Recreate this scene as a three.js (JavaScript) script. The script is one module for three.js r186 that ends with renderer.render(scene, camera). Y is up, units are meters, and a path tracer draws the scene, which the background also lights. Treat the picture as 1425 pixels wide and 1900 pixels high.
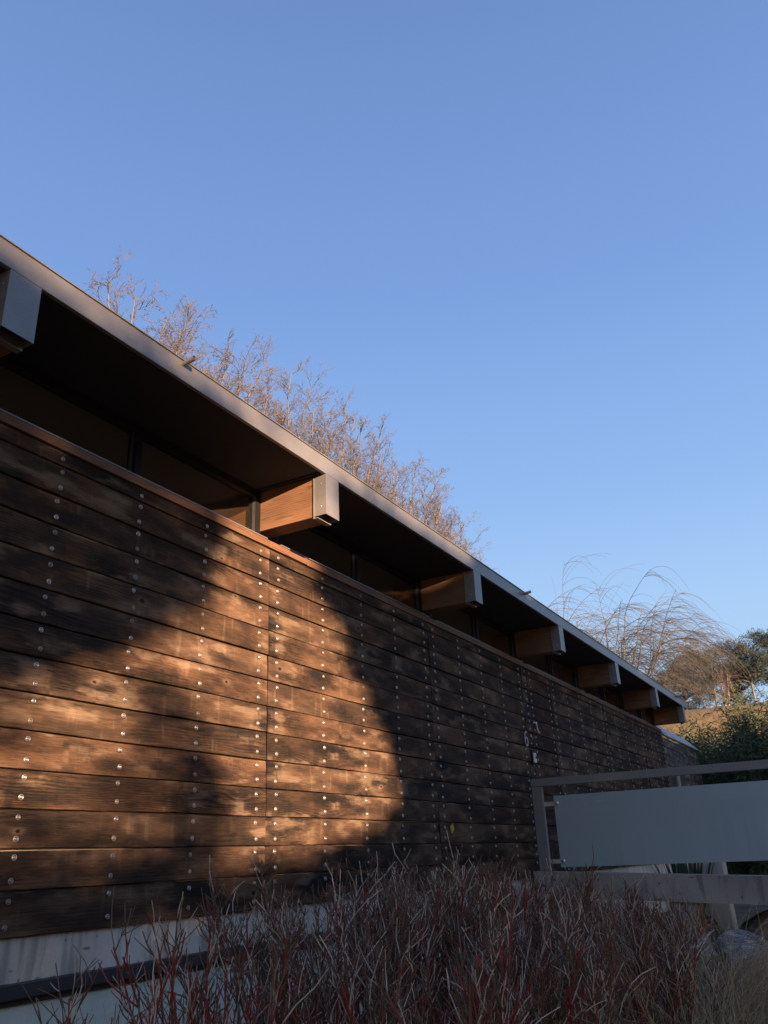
import * as THREE from 'three';
import { mergeGeometries as mergeRaw } from 'three/addons/utils/BufferGeometryUtils.js';
import { RoundedBoxGeometry } from 'three/addons/geometries/RoundedBoxGeometry.js';
import { FontLoader } from 'three/addons/loaders/FontLoader.js';
import { TextGeometry } from 'three/addons/geometries/TextGeometry.js';

// ---------------------------------------------------------------- camera, sky, sun, exposure
// x runs along the timber wall (wall face at z = 0, away from the camera = +x), z points out of the wall, y is up
const EYE = 1.6;
const scene = new THREE.Scene();
const camera = new THREE.PerspectiveCamera(63.88, 768 / 1024, 0.05, 900);
camera.position.set(0, EYE, 3.25);
camera.up.set(-0.32022, 0.92077, 0.22282);
camera.lookAt(0.80924, EYE + 0.38814, 3.25 - 0.44099);
scene.add(camera);

const renderer = new THREE.WebGLRenderer({ antialias: true });
renderer.setSize(768, 1024);
renderer.toneMapping = THREE.LinearToneMapping;
const EXPOSURE = 4.3;
renderer.toneMappingExposure = EXPOSURE;
renderer.shadowMap.enabled = true;

const SUN = new THREE.Vector3(-0.7, 0.155, 1).normalize();      // towards the low winter sun
{ // clear winter sky: deep blue overhead, paler towards the horizon
  const w = 512, h = 256, data = new Float32Array(w * h * 4);
  const stops = [[-90, [0.18, 0.2, 0.24]], [-4, [0.3, 0.34, 0.4]], [0, [0.56, 0.68, 0.82]], [9, [0.46, 0.66, 0.9]], [15, [0.40, 0.62, 0.94]], [23, [0.295, 0.5, 0.88]], [37, [0.205, 0.365, 0.74]], [55, [0.152, 0.27, 0.58]], [90, [0.10, 0.19, 0.45]]];
  for (let j = 0; j < h; j++) {
    const el = ((j + 0.5) / h - 0.5) * 180;
    let k = 0; while (k < stops.length - 2 && el > stops[k + 1][0]) k++;
    const t = Math.min(1, Math.max(0, (el - stops[k][0]) / (stops[k + 1][0] - stops[k][0])));
    for (let i = 0; i < w; i++) {
      const o = (j * w + i) * 4, lon = ((i + 0.5) / w - 0.5) * Math.PI * 2, ce = Math.cos(el * Math.PI / 180);
      const toSun = Math.max(0, ce * Math.cos(lon) * SUN.x + Math.sin(el * Math.PI / 180) * SUN.y + ce * Math.sin(lon) * SUN.z);
      const g = 0.45 * Math.pow(toSun, 3) * Math.min(1, Math.max(0, (el + 4) / 4)), pale = [0.74, 0.73, 0.72];       // the sky is paler on the side of the low sun
      for (let c = 0; c < 3; c++) data[o + c] = (stops[k][1][c] * (1 - t) + stops[k + 1][1][c] * t) * (1 - g) / EXPOSURE + pale[c] * g / EXPOSURE;
      data[o + 3] = 1;
    }
  }
  const sky = new THREE.DataTexture(data, w, h, THREE.RGBAFormat, THREE.FloatType);
  sky.mapping = THREE.EquirectangularReflectionMapping; sky.magFilter = sky.minFilter = THREE.LinearFilter;
  sky.needsUpdate = true;
  scene.background = sky; scene.environment = sky;
}
const sun = new THREE.DirectionalLight(new THREE.Color().setRGB(1, 0.63, 0.385), 5);
sun.position.copy(SUN).multiplyScalar(60).add(new THREE.Vector3(6, 2, 0));
sun.target.position.set(6, 2, 0);
sun.castShadow = true; sun.shadow.mapSize.set(4096, 4096); sun.shadow.radius = 1.6;
Object.assign(sun.shadow.camera, { left: -45, right: 45, top: 40, bottom: -25, near: 1, far: 200 });
scene.add(sun, sun.target);

// ---------------------------------------------------------------- helpers
function rng(seed) { let a = seed >>> 0; return () => { a = (a + 0x6D2B79F5) >>> 0; let t = a; t = Math.imul(t ^ (t >>> 15), t | 1); t ^= t + Math.imul(t ^ (t >>> 7), t | 61); return ((t ^ (t >>> 14)) >>> 0) / 4294967296; }; }
const hash2 = (x, y, s) => { let n = Math.imul(x, 374761393) + Math.imul(y, 668265263) + Math.imul(s, 974634777) | 0; n = Math.imul(n ^ (n >>> 13), 1274126177); return ((n ^ (n >>> 16)) >>> 0) / 4294967296; };
function noise(x, y, s = 0) {
  const xi = Math.floor(x), yi = Math.floor(y); let fx = x - xi, fy = y - yi;
  fx = fx * fx * (3 - 2 * fx); fy = fy * fy * (3 - 2 * fy);
  const a = hash2(xi, yi, s), b = hash2(xi + 1, yi, s), c = hash2(xi, yi + 1, s), d = hash2(xi + 1, yi + 1, s);
  return a + (b - a) * fx + (c - a) * fy + (a - b - c + d) * fx * fy;
}
const fbm = (x, y, s = 0, o = 4) => { let v = 0, a = 0.5, t = 0; for (let i = 0; i < o; i++) { v += a * noise(x, y, s + i * 17); t += a; a *= 0.5; x *= 2.03; y *= 2.03; } return v / t; };
const clamp = (v, a = 0, b = 1) => Math.min(b, Math.max(a, v));
const sstep = (a, b, v) => { const t = clamp((v - a) / (b - a)); return t * t * (3 - 2 * t); };
const lerp = (a, b, t) => a + (b - a) * t;
const mix3 = (a, b, t) => [lerp(a[0], b[0], t), lerp(a[1], b[1], t), lerp(a[2], b[2], t)];
const toS = v => Math.round(255 * clamp(v <= 0.0031308 ? v * 12.92 : 1.055 * Math.pow(v, 1 / 2.4) - 0.055));
function tex(w, h, fn, srgb = true) {          // fn(u, v) -> [r, g, b] linear
  const d = new Uint8Array(w * h * 4);
  for (let j = 0; j < h; j++) for (let i = 0; i < w; i++) {
    const c = fn(i / w, j / h), o = (j * w + i) * 4;
    for (let k = 0; k < 3; k++) d[o + k] = srgb ? toS(c[k]) : Math.round(255 * clamp(c[k]));
    d[o + 3] = 255;
  }
  const t = new THREE.DataTexture(d, w, h); t.wrapS = t.wrapT = THREE.RepeatWrapping;
  t.magFilter = THREE.LinearFilter; t.minFilter = THREE.LinearMipmapLinearFilter; t.generateMipmaps = true; t.anisotropy = 8;
  if (srgb) t.colorSpace = THREE.SRGBColorSpace;
  t.needsUpdate = true; return t;
}
const mat = (rgb, o = {}) => new THREE.MeshStandardMaterial({ color: new THREE.Color().setRGB(...rgb), roughness: 0.8, metalness: 0, ...o });
const names = new Map();
function numbered(n) { const k = names.get(n) || 0; names.set(n, k + 1); return k ? `${n}_${String(k).padStart(3, '0')}` : n; }
function mesh(name, geo, m, parent = scene, top = false) {
  const o = new THREE.Mesh(geo, m); o.name = parent === scene ? numbered(name) : name; o.castShadow = o.receiveShadow = true; parent.add(o); return o;
}
function tag(o, label, category, group) { o.userData.label = label; o.userData.category = category; if (group) o.userData.group = group; return o; }
function thing(name, label, category, [x, y, z] = [0, 0, 0], group) { const g = new THREE.Group(); g.name = numbered(name); g.position.set(x, y, z); scene.add(g); return tag(g, label, category, group); }
function structure(o) { o.userData.kind = 'structure'; return o; }
function box(x0, x1, y0, y1, z0, z1, r = 0) {
  const g = r ? new RoundedBoxGeometry(x1 - x0, y1 - y0, z1 - z0, 1, r) : new THREE.BoxGeometry(x1 - x0, y1 - y0, z1 - z0);
  g.translate((x0 + x1) / 2, (y0 + y1) / 2, (z0 + z1) / 2); return boxUV(g);
}
function boxUV(g, ox = 0, oy = 0) {             // uv in metres by the dominant axis of the normal
  const p = g.attributes.position, n = g.attributes.normal, uv = new Float32Array(p.count * 2);
  for (let i = 0; i < p.count; i++) {
    const ax = Math.abs(n.getX(i)), ay = Math.abs(n.getY(i)), az = Math.abs(n.getZ(i));
    const [u, v] = ax > ay && ax > az ? [p.getZ(i), p.getY(i)] : ay > az ? [p.getX(i), p.getZ(i)] : [p.getX(i), p.getY(i)];
    uv[2 * i] = u + ox; uv[2 * i + 1] = v + oy;
  }
  g.setAttribute('uv', new THREE.BufferAttribute(uv, 2)); return g;
}
const mergeGeometries = list => mergeRaw(list.map(g => g.index ? g.toNonIndexed() : g));
class Build {                                   // collects triangles
  constructor() { this.p = []; this.i = []; this.u = []; }
  tube(pts, rad, sides = 4) {
    const base = this.p.length / 3, n = pts.length, t = new THREE.Vector3(), a = new THREE.Vector3(), b = new THREE.Vector3();
    let L = 0;
    for (let k = 0; k < n; k++) {
      t.subVectors(pts[Math.min(n - 1, k + 1)], pts[Math.max(0, k - 1)]).normalize();
      a.set(Math.abs(t.y) > 0.9 ? 1 : 0, Math.abs(t.y) > 0.9 ? 0 : 1, 0).cross(t).normalize(); b.crossVectors(t, a);
      if (k) L += pts[k].distanceTo(pts[k - 1]);
      for (let s = 0; s < sides; s++) {
        const w = s / sides * 6.28319, c = Math.cos(w) * rad[k], d = Math.sin(w) * rad[k];
        this.p.push(pts[k].x + a.x * c + b.x * d, pts[k].y + a.y * c + b.y * d, pts[k].z + a.z * c + b.z * d); this.u.push(s / sides * 0.2, L);
      }
      if (k) for (let s = 0; s < sides; s++) { const s1 = (s + 1) % sides, q = base + (k - 1) * sides; this.i.push(q + s, q + s1, q + sides + s, q + s1, q + sides + s1, q + sides + s); }
    }
    const e = base + (n - 1) * sides; for (let s = 1; s < sides - 1; s++) this.i.push(e, e + s, e + s + 1);
  }
  leaf(c, dir, side, l, w) {                    // a folded diamond: four points, two triangles
    const q = this.p.length / 3;
    this.p.push(c.x, c.y, c.z, c.x + dir.x * l * 0.45 + side.x * w, c.y + dir.y * l * 0.45 + side.y * w, c.z + dir.z * l * 0.45 + side.z * w,
      c.x + dir.x * l, c.y + dir.y * l, c.z + dir.z * l, c.x + dir.x * l * 0.45 - side.x * w, c.y + dir.y * l * 0.45 - side.y * w, c.z + dir.z * l * 0.45 - side.z * w);
    this.u.push(0, 0, 1, 0.5, 0, 1, -1, 0.5); this.i.push(q, q + 1, q + 2, q, q + 2, q + 3);
  }
  geo() {
    const g = new THREE.BufferGeometry();
    g.setAttribute('position', new THREE.Float32BufferAttribute(this.p, 3)); g.setAttribute('uv', new THREE.Float32BufferAttribute(this.u, 2));
    g.setIndex(this.i); g.computeVertexNormals(); return g;
  }
}
const V = (x, y, z) => new THREE.Vector3(x, y, z);
function rdir(R) { const z = R() * 2 - 1, a = R() * 6.28319, s = Math.sqrt(1 - z * z); return V(s * Math.cos(a), z, s * Math.sin(a)); }

// ---------------------------------------------------------------- materials
// fourteen strips of weathered softwood board, each 2.4 m x 0.17 m, with cathedral grain, knots, stains and pale scuffs
const STRIPS = 14;
function woodField(seed) {
  const w = 1024, h = 2044, R = rng(seed), ns = seed * 3, strips = [];
  for (let s = 0; s < STRIPS; s++) {
    const knots = []; for (let k = 0; k < Math.floor(R() * 2.1); k++) knots.push([R() * 2.4, 0.02 + R() * 0.13, 0.006 + R() * 0.012]);
    strips.push({ knots, tone: 0.7 + R() * 0.55, warm: R(), flat: R() < 0.5, off: R() * 40, freq: 40 + R() * 50 });
  }
  return { w, h, at(u, v) {
    const si = Math.min(STRIPS - 1, Math.floor(v * STRIPS)), S = strips[si], x = u * 2.4 + ns, y = (v * STRIPS - si) * 0.17;
    let yy = y, kn = 0, halo = 0;
    for (const [kx, ky, kr] of S.knots) {
      const dx = (x - ns - kx) * 0.45, dy = y - ky, d2 = dx * dx + dy * dy, k = Math.exp(-d2 / (kr * kr * 5));
      yy += dy * k * 0.9; kn = Math.max(kn, sstep(1.3, 0.5, Math.sqrt((x - ns - kx) ** 2 * 0.4 + dy * dy) / kr * (0.8 + 0.5 * noise(x * 90, y * 90, 3)))); halo = Math.max(halo, Math.exp(-d2 / (kr * kr * 3)));
    }
    const warp = S.flat ? 0.05 * fbm(x * 1.6, y * 7, si * 31 + 5, 3) + 0.5 * (y - 0.085) ** 2 * (2 + 3 * noise(x * 0.8, 3, si)) : 0.02 * noise(x * 1.2, y * 4, si);
    const g = 0.5 + 0.5 * Math.sin((yy + warp * 2.2) * S.freq * 6.283 + 2 * noise(x * 3, y * 20, si + 3));
    const fibre = fbm(x * 22, y * 700, si + 60, 2), fine = noise(x * 90, y * 900, si + 9);
    const stain = fbm(x * 2.1 + S.off, y * 9, si + 200, 4), blot = fbm(x * 5 + S.off, y * 16, 400 + si, 4), drip = fbm(x * 26, y * 5 + S.off, 500 + si, 3);
    const soft = sstep(0.35, 0.7, fbm(x * 1.3 + S.off, y * 4, 700 + si, 3)) * 1.6;
    return { soft, S, g, kn, halo, fibre, fine, stain, blot, drip, edge: Math.min(y, 0.17 - y) };
  } };
}
const WF = woodField(77), WG = woodField(123);
function woodColour(f, lo, hi, grey) {
  const { S } = f;
  let t = clamp(0.30 + 0.20 * (f.g - 0.4) * (S.flat ? 1 : 0.35) * f.soft + 0.55 * (f.fibre - 0.45) + 1.25 * (f.stain - 0.47) + 0.22 * (f.fine - 0.5)) * S.tone;
  let c = mix3(lo, hi, clamp(t));
  c = mix3(c, [c[0] * 1.12, c[1] * 0.9, c[2] * 0.75], S.warm * 0.5);
  c = mix3(c, grey, 0.85 * sstep(0.53, 0.8, f.blot) * (0.3 + 0.7 * f.fibre) + 0.3 * sstep(0.62, 0.85, f.drip) * sstep(0.4, 0.6, f.stain));
  c = mix3(c, lo, 0.5 * sstep(0.5, 0.74, 1 - f.blot)); c = mix3(c, lo, 0.4 * sstep(0.55, 0.75, f.drip) * sstep(0.52, 0.4, f.stain));
  c = mix3(c, grey, 0.5 * f.halo * (1 - f.kn)); c = mix3(c, [lo[0] * 0.9, lo[1] * 0.75, lo[2] * 0.6], f.kn * 0.8);
  return c;
}
const woodTones = [[0.0088, 0.0078, 0.007], [0.132, 0.081, 0.049], [0.2, 0.145, 0.097]];
const [[woodMap, woodBump], [woodMapB, woodBumpB]] = [WF, WG].map(F => [tex(F.w, F.h, (u, v) => woodColour(F.at(u, v), ...woodTones)),
  tex(512, 2044, (u, v) => { const f = F.at(u, v), b = 0.5 + 0.25 * (f.g - 0.5) + 0.5 * (f.fibre - 0.5) + 0.2 * (f.fine - 0.5); return [b, b, b]; }, false)]);
const greyWoodMap = tex(512, 1022, (u, v) => woodColour(WF.at(u, v), [0.03, 0.027, 0.025], [0.15, 0.13, 0.115], [0.36, 0.35, 0.33]));
const M = {
  board: new THREE.MeshPhysicalMaterial({ map: woodMap, bumpMap: woodBump, bumpScale: 0.0025, roughness: 0.8, specularIntensity: 0.35 }),
  boardB: new THREE.MeshPhysicalMaterial({ map: woodMapB, bumpMap: woodBumpB, bumpScale: 0.0025, roughness: 0.8, specularIntensity: 0.35 }),
  doorBoard: new THREE.MeshPhysicalMaterial({ map: woodMap, bumpMap: woodBump, bumpScale: 0.002, roughness: 0.8, specularIntensity: 0.35, color: new THREE.Color().setRGB(0.85, 0.6, 0.55) }),
  greyBoard: new THREE.MeshStandardMaterial({ map: greyWoodMap, bumpMap: woodBump, bumpScale: 0.0025, roughness: 0.85 }),
};
const beamMap = tex(512, 512, (u, v) => {
  const x = u * 2, y = v * 0.5, g = 0.5 + 0.5 * Math.sin((y + 0.03 * fbm(x * 2, y * 6, 7)) * 420), f = fbm(x * 18, y * 500, 11, 3), s = fbm(x * 3, y * 8, 21);
  return mix3(mix3([0.08, 0.043, 0.023], [0.23, 0.122, 0.066], clamp(0.25 + 0.3 * g + 0.6 * (f - 0.45) + 0.8 * (s - 0.4))), [0.05, 0.035, 0.025], 0.7 * sstep(0.68, 0.75, fbm(x * 6, y * 90, 41, 3)));
});
beamMap.repeat.set(0.5, 2);
M.beam = new THREE.MeshStandardMaterial({ map: beamMap, bumpMap: beamMap, bumpScale: 0.0012, roughness: 0.65 });
M.trim = new THREE.MeshStandardMaterial({ map: beamMap, bumpMap: beamMap, bumpScale: 0.0012, roughness: 0.65, color: new THREE.Color().setRGB(0.92, 0.88, 0.85) });
const speck = tex(512, 512, (u, v) => { const a = 0.86 + 0.2 * (fbm(u * 9, v * 9, 3) - 0.5) + 0.1 * (noise(u * 190, v * 190, 5) - 0.5); return [a, a, a]; });
M.greyMetal = new THREE.MeshPhysicalMaterial({ color: new THREE.Color().setRGB(0.225, 0.225, 0.225), map: speck, roughness: 0.42, metalness: 0.35 });
M.darkMetal = mat([0.06, 0.06, 0.068], { map: speck, roughness: 0.4, metalness: 0.2 });
M.frame = new THREE.MeshPhysicalMaterial({ color: new THREE.Color().setRGB(0.012, 0.012, 0.014), map: speck, roughness: 0.6, specularIntensity: 0.4 });
M.soffit = new THREE.MeshPhysicalMaterial({ color: new THREE.Color().setRGB(0.036, 0.039, 0.047), map: speck, roughness: 0.75, specularIntensity: 0.5 });
M.steel = mat([0.66, 0.65, 0.63], { roughness: 0.42, metalness: 0.9 });
M.bolt = mat([0.46, 0.45, 0.44], { roughness: 0.45, metalness: 0.85, vertexColors: true });
M.bolts = [M.bolt, mat([0.34, 0.32, 0.3], { roughness: 0.55, metalness: 0.8, vertexColors: true }), mat([0.56, 0.55, 0.54], { roughness: 0.38, metalness: 0.9, vertexColors: true })];
M.interior = mat([0.5, 0.43, 0.35]);
M.glass = new THREE.MeshPhysicalMaterial({ color: new THREE.Color().setRGB(0.85, 0.82, 0.78), roughness: 0.05, transmission: 1, thickness: 0, ior: 1.5 });
const concreteMap = tex(1024, 512, (u, v) => {
  const x = u * 4, y = v * 2, f = fbm(x * 3, y * 3, 2, 5), drip = fbm(x * 22 + 2 * noise(x * 3, y * 3, 4), y * 2.6, 19, 4) * (0.7 + 0.6 * noise(x * 1.3, y * 2, 33)), p = noise(x * 130, y * 130, 8);
  let c = mix3([0.4, 0.37, 0.32], [0.66, 0.62, 0.55], clamp(f * 1.3 - 0.1 + 0.25 * (p - 0.5)));
  c = mix3(c, [0.11, 0.105, 0.095], 0.5 * sstep(0.46, 0.78, drip)); if (noise(x * 22, y * 22, 91) > 0.94) c = mix3(c, [0.09, 0.09, 0.085], 0.7);
  return c;
});
concreteMap.repeat.set(0.25, 0.5);
M.concrete = new THREE.MeshStandardMaterial({ map: concreteMap, bumpMap: concreteMap, bumpScale: 0.002, roughness: 0.9 });
M.railSteel = mat([0.2, 0.2, 0.2], { map: speck, bumpMap: speck, bumpScale: 0.001, roughness: 0.7 });
M.railSteel.color.setRGB(0.2, 0.197, 0.19);
const scratches = [[0.6, 0.10, 0.635, 0.035], [0.74, 0.055, 0.86, 0.062]];
const panelMap = tex(1024, 256, (u, v) => { const x = u * 4, y = v, a = 0.9 + 0.10 * (fbm(x * 2, y * 2, 14, 4) - 0.5) + 0.12 * (fbm(x * 40, y * 1.5, 15, 3) - 0.5) * sstep(0.4, 0.7, noise(x * 2, y * 2, 16)), sc = scratches.reduce((m, [x0, y0, x1, y1]) => { const t = clamp(((x - x0) * (x1 - x0) + (y - y0) * (y1 - y0)) / ((x1 - x0) ** 2 + (y1 - y0) ** 2)); return Math.max(m, sstep(0.008, 0.003, Math.hypot(x - x0 - t * (x1 - x0), y - y0 - t * (y1 - y0)))); }, 0), b = Math.min(1.0, a + 0.25 * sc); return [b, b, b]; });
panelMap.repeat.set(0.25, 1);
M.frosted = new THREE.MeshPhysicalMaterial({ color: new THREE.Color().setRGB(0.55, 0.65, 0.67), map: panelMap, roughness: 0.5, transmission: 0.55, thickness: 0, specularIntensity: 0.8 });
M.frostedLow = new THREE.MeshPhysicalMaterial({ color: new THREE.Color().setRGB(0.64, 0.72, 0.66), map: speck, roughness: 0.28, specularIntensity: 0.8 });
console.log('materials', Date.now() % 1e7);

// ---------------------------------------------------------------- ground
const groundH = (x, z) => {
  let h = 0.66 * sstep(3.1, 2.0, z) * sstep(22, 16, x);                                            // raised planting bed along the wall
  const d = Math.hypot((x - 72) / 1.0, (z + 6) / 1.4); h += 8.4 * sstep(34, 24, d);       // grassy hill beyond the house
  return h + 0.05 * (fbm(x * 0.7, z * 0.7, 9) - 0.5);
};
{
  const xs = [], zs = [];
  for (let x = -300; x < -14; x += 26) xs.push(x); for (let x = -14; x < 24; x += 0.4) xs.push(x); for (let x = 24; x < 95; x += 1.2) xs.push(x); for (let x = 95; x <= 420; x += 25) xs.push(x);
  for (let z = -300; z < -34; z += 26) zs.push(z); for (let z = -34; z < -0.5; z += 1.2) zs.push(z); for (let z = -0.5; z < 5; z += 0.2) zs.push(z); for (let z = 5; z < 30; z += 1.2) zs.push(z); for (let z = 30; z <= 300; z += 27) zs.push(z);
  const p = [], uv = [], id = [];
  for (const z of zs) for (const x of xs) { p.push(x, groundH(x, z), z); uv.push(x * 0.25, z * 0.25); }
  for (let j = 0; j < zs.length - 1; j++) for (let i = 0; i < xs.length - 1; i++) { const a = j * xs.length + i, b = a + xs.length; id.push(a, b, a + 1, a + 1, b, b + 1); }
  const g = new THREE.BufferGeometry(); g.setAttribute('position', new THREE.Float32BufferAttribute(p, 3)); g.setAttribute('uv', new THREE.Float32BufferAttribute(uv, 2)); g.setIndex(id); g.computeVertexNormals();
  const gm = tex(1024, 1024, (u, v) => { const a = fbm(u * 14, v * 14, 5, 4), b = noise(u * 240, v * 240, 6), c = noise(u * 90, v * 90, 61); return mix3(mix3([0.05, 0.04, 0.024], [0.15, 0.105, 0.048], clamp(a * 1.5 - 0.3 + 0.4 * (b - 0.5))), [0.2, 0.145, 0.07], 0.5 * sstep(0.72, 0.9, c)); });
  structure(mesh('ground', g, new THREE.MeshStandardMaterial({ map: gm, bumpMap: gm, bumpScale: 0.03, roughness: 0.95 })));
}

// ---------------------------------------------------------------- the timber building
const building = thing('timber_building', 'long low building clad in dark bolted timber boards under a grey overhanging flat roof', 'building');
const ROWS = [2.003, 1.92, 1.754, 1.594, 1.425, 1.258, 1.093, 0.930, 0.763, 0.595, 0.428, 0.264, 0.098, -0.064, -0.246].map(v => v + EYE);   // joints between the boards
const JOINTS = [-2.951, -0.54, 1.87, 4.281, 6.695, 9.10, 9.285, 10.13, 12.54, 14.95, 16.62];
let boardCount = 0;
function boardGeo(x0, x1, y0, y1, seed) {       // a board with a rounded top edge, a proud lower lip and slightly wavy edges
  const h = y1 - y0, nx = Math.max(2, Math.round((x1 - x0) / 0.2)), R = rng(seed * 7919 + 13);
  const gap = 0.0035, dz = (R() - 0.5) * 0.006, strip = Math.floor(R() * STRIPS), flip = R() < 0.5, turn = R() < 0.5, du = R();
  const prof = [[0.0, -0.028], [0.0, 0.004], [0.004, 0.0085], [h * 0.5, 0.0075], [h - gap - 0.007, 0.005], [h - gap - 0.0015, 0.002], [h - gap, -0.004], [h - gap, -0.028]];
  const p = [], uv = [], id = [], n = prof.length;
  for (let i = 0; i <= nx; i++) {
    const t = i / nx, x = lerp(x0, x1, t), we = i === 0 || i === nx ? 0 : 1;
    const wl = (noise(x * 2.3, seed, 5) - 0.5) * 0.006, wu = (noise(x * 2.9, seed, 6) - 0.5) * 0.008 - 0.001, cup = (noise(x * 1.1, seed, 7) - 0.5) * 0.007;
    for (let k = 0; k < n; k++) {
      const [py, pz] = prof[k], s = py / h;
      p.push(x, y0 + py + lerp(wl, wu, s), pz + (k > 0 && k < n - 1 ? dz + cup * (0.3 + s) : 0));
      const uu = (x - x0) / 2.44 + (x1 - x0 < 1.6 ? du * 0.3 : 0) + 0.002, vv = clamp(py / 0.175, 0.03, 0.97);
      uv.push(flip ? 1 - uu : uu, (strip + (turn ? 1 - vv : vv)) / STRIPS);
    }
    if (i) for (let k = 0; k < n - 1; k++) { const a = (i - 1) * n + k, b = i * n + k; id.push(a, b, a + 1, a + 1, b, b + 1); }
  }
  const g0 = new THREE.BufferGeometry(); g0.setAttribute('position', new THREE.Float32BufferAttribute(p, 3)); g0.setAttribute('uv', new THREE.Float32BufferAttribute(uv, 2));
  for (const e of [0, nx]) for (let k = 1; k < n - 1; k++) { const b = e * n; e ? id.push(b, b + k, b + k + 1) : id.push(b, b + k + 1, b + k); }
  g0.setIndex(id); g0.computeVertexNormals(); return g0;
}
const SOF = EYE + 2.432, BB = EYE + 2.131;                              // undersides of the soffit and of the beams
// bolt: stainless washer with a domed socket head
const boltGeo = (() => {
  const pr = [[0, 0.0015], [0.0026, 0.0015], [0.003, 0.0068], [0.0055, 0.0062], [0.0064, 0.0035], [0.007, 0.0005], [0.0089, 0.0005], [0.0095, 0.0032], [0.0132, 0.0022], [0.0138, -0.003]].map(([r, y]) => new THREE.Vector2(r, y));
  const g = new THREE.LatheGeometry(pr.reverse(), 14).rotateX(Math.PI / 2), p = g.attributes.position, c = [];
  for (let i = 0; i < p.count; i++) { const r = Math.hypot(p.getX(i), p.getY(i)), d = r < 0.0028 || (r > 0.0069 && r < 0.009) ? 0.05 : 1; c.push(d, d, d); }   // black rubber ring and socket
  g.setAttribute('color', new THREE.Float32BufferAttribute(c, 3)); return g;
})();
const farBolts = [], R0 = rng(5);
let nearBolts = 0;
function columnsFor(x0, x1) {
  const w = x1 - x0; if (w < 0.3) return [x0 + w * 0.6]; if (w < 1) return [x0 + 0.09, x1 - 0.09];
  const n = Math.max(1, Math.round((w - 0.19) / 0.555)), c = []; for (let k = 0; k <= n; k++) c.push(x0 + 0.095 + (w - 0.19) * k / n); return c;
}
for (let p = 0; p < JOINTS.length - 1; p++) {
  const x0 = JOINTS[p] + 0.0025, x1 = JOINTS[p + 1] - 0.0025, door = p === 6;
  let parent = building;
  if (door) { parent = new THREE.Group(); parent.name = 'door'; parent.userData.label = 'reddish boarded door flush with the wall'; building.add(parent); }
  for (let r = 0; r < ROWS.length - 1; r++) {
    if (door && r === ROWS.length - 2) { /* threshold row belongs to the door leaf too */ }
    const b = mesh('board', boardGeo(x0, x1, ROWS[r + 1], ROWS[r], ++boardCount), door ? M.doorBoard : hash2(boardCount, 7, 3) < 0.5 ? M.board : M.boardB, parent);
    const hgt = ROWS[r] - ROWS[r + 1];
    for (const cx of columnsFor(x0, x1)) for (const fy of r === 0 ? [0.42] : [0.24, 0.77]) {
      const bx = cx + (R0() - 0.5) * 0.012, by = ROWS[r + 1] + hgt * fy + (R0() - 0.5) * 0.008, bz = 0.0105;
      if (bx < 1.8) continue;
      const visible = bx < 6.2 && !door;
      if (visible && nearBolts < 300) { const o = mesh('bolt', boltGeo, M.bolts[Math.floor(R0() * 3)], b); o.position.set(bx, by, bz); o.rotation.set((R0() - 0.5) * 0.16, (R0() - 0.5) * 0.16, R0() * 6); o.scale.setScalar(0.84 + 0.16 * R0()); nearBolts++; }
      else farBolts.push(boltGeo.clone().scale(0.9, 0.9, 1).translate(bx, by, bz));
    }
  }
}
{ const o = mesh('bolt', mergeGeometries(farBolts), M.bolt, building); o.userData.kind = 'stuff'; }
// solid wall behind the boards, returns, back wall, floor
const XL = -2.95, XR = 16.62, DEEP = -6.2;
mesh('wall', mergeGeometries([box(XL, XR, 0.2, 3.6, -0.2, -0.03), box(XL, XL + 0.2, 0.2, 4.02, DEEP, -0.2), box(XR - 0.2, XR, 0.2, 4.02, DEEP, -0.2), box(XL + 0.2, XR - 0.2, 0.2, 2.3, DEEP, DEEP + 0.2), box(XL + 0.2, XR - 0.2, 3.85, 4.02, DEEP, DEEP + 0.2)]), M.interior, building).userData.label = 'dark backing wall behind the cladding';
for (let k = 0; k < 8; k++) { const a = XL + 0.2 + k * 2.396; mesh('rear_window_post', box(a, a + 0.06, 2.3, 3.85, DEEP + 0.05, DEEP + 0.12), M.frame, building); mesh('rear_window_pane', box(a + 0.061, a + 2.395, 2.301, 3.849, DEEP + 0.08, DEEP + 0.088), M.glass, building); }
mesh('ceiling', box(XL + 0.201, XR - 0.201, SOF - 0.0, SOF + 0.012, DEEP + 0.201, -0.16), mat([0.3, 0.27, 0.25]), building);
mesh('floor', box(XL + 0.2, XR - 0.2, 1.2, 1.4, DEEP + 0.2, -0.2), M.interior, building);
// sill boards along the wall head
for (const [a, b] of [[-2.95, 1.87], [1.87, 4.281], [4.281, 4.74], [4.744, 6.695], [6.695, 9.1], [9.1, 12.54], [12.54, 16.62]]) {
  const o = mesh('sill_board', boxUV(new RoundedBoxGeometry(b - a - 0.003, 0.05, 0.112, 1, 0.003), a * 3, a), M.trim, building);
  o.position.set((a + b) / 2, EYE + 2.031 + (a === 4.744 ? -0.003 : 0), -0.042 + (a === 4.744 ? -0.002 : 0));
}
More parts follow.
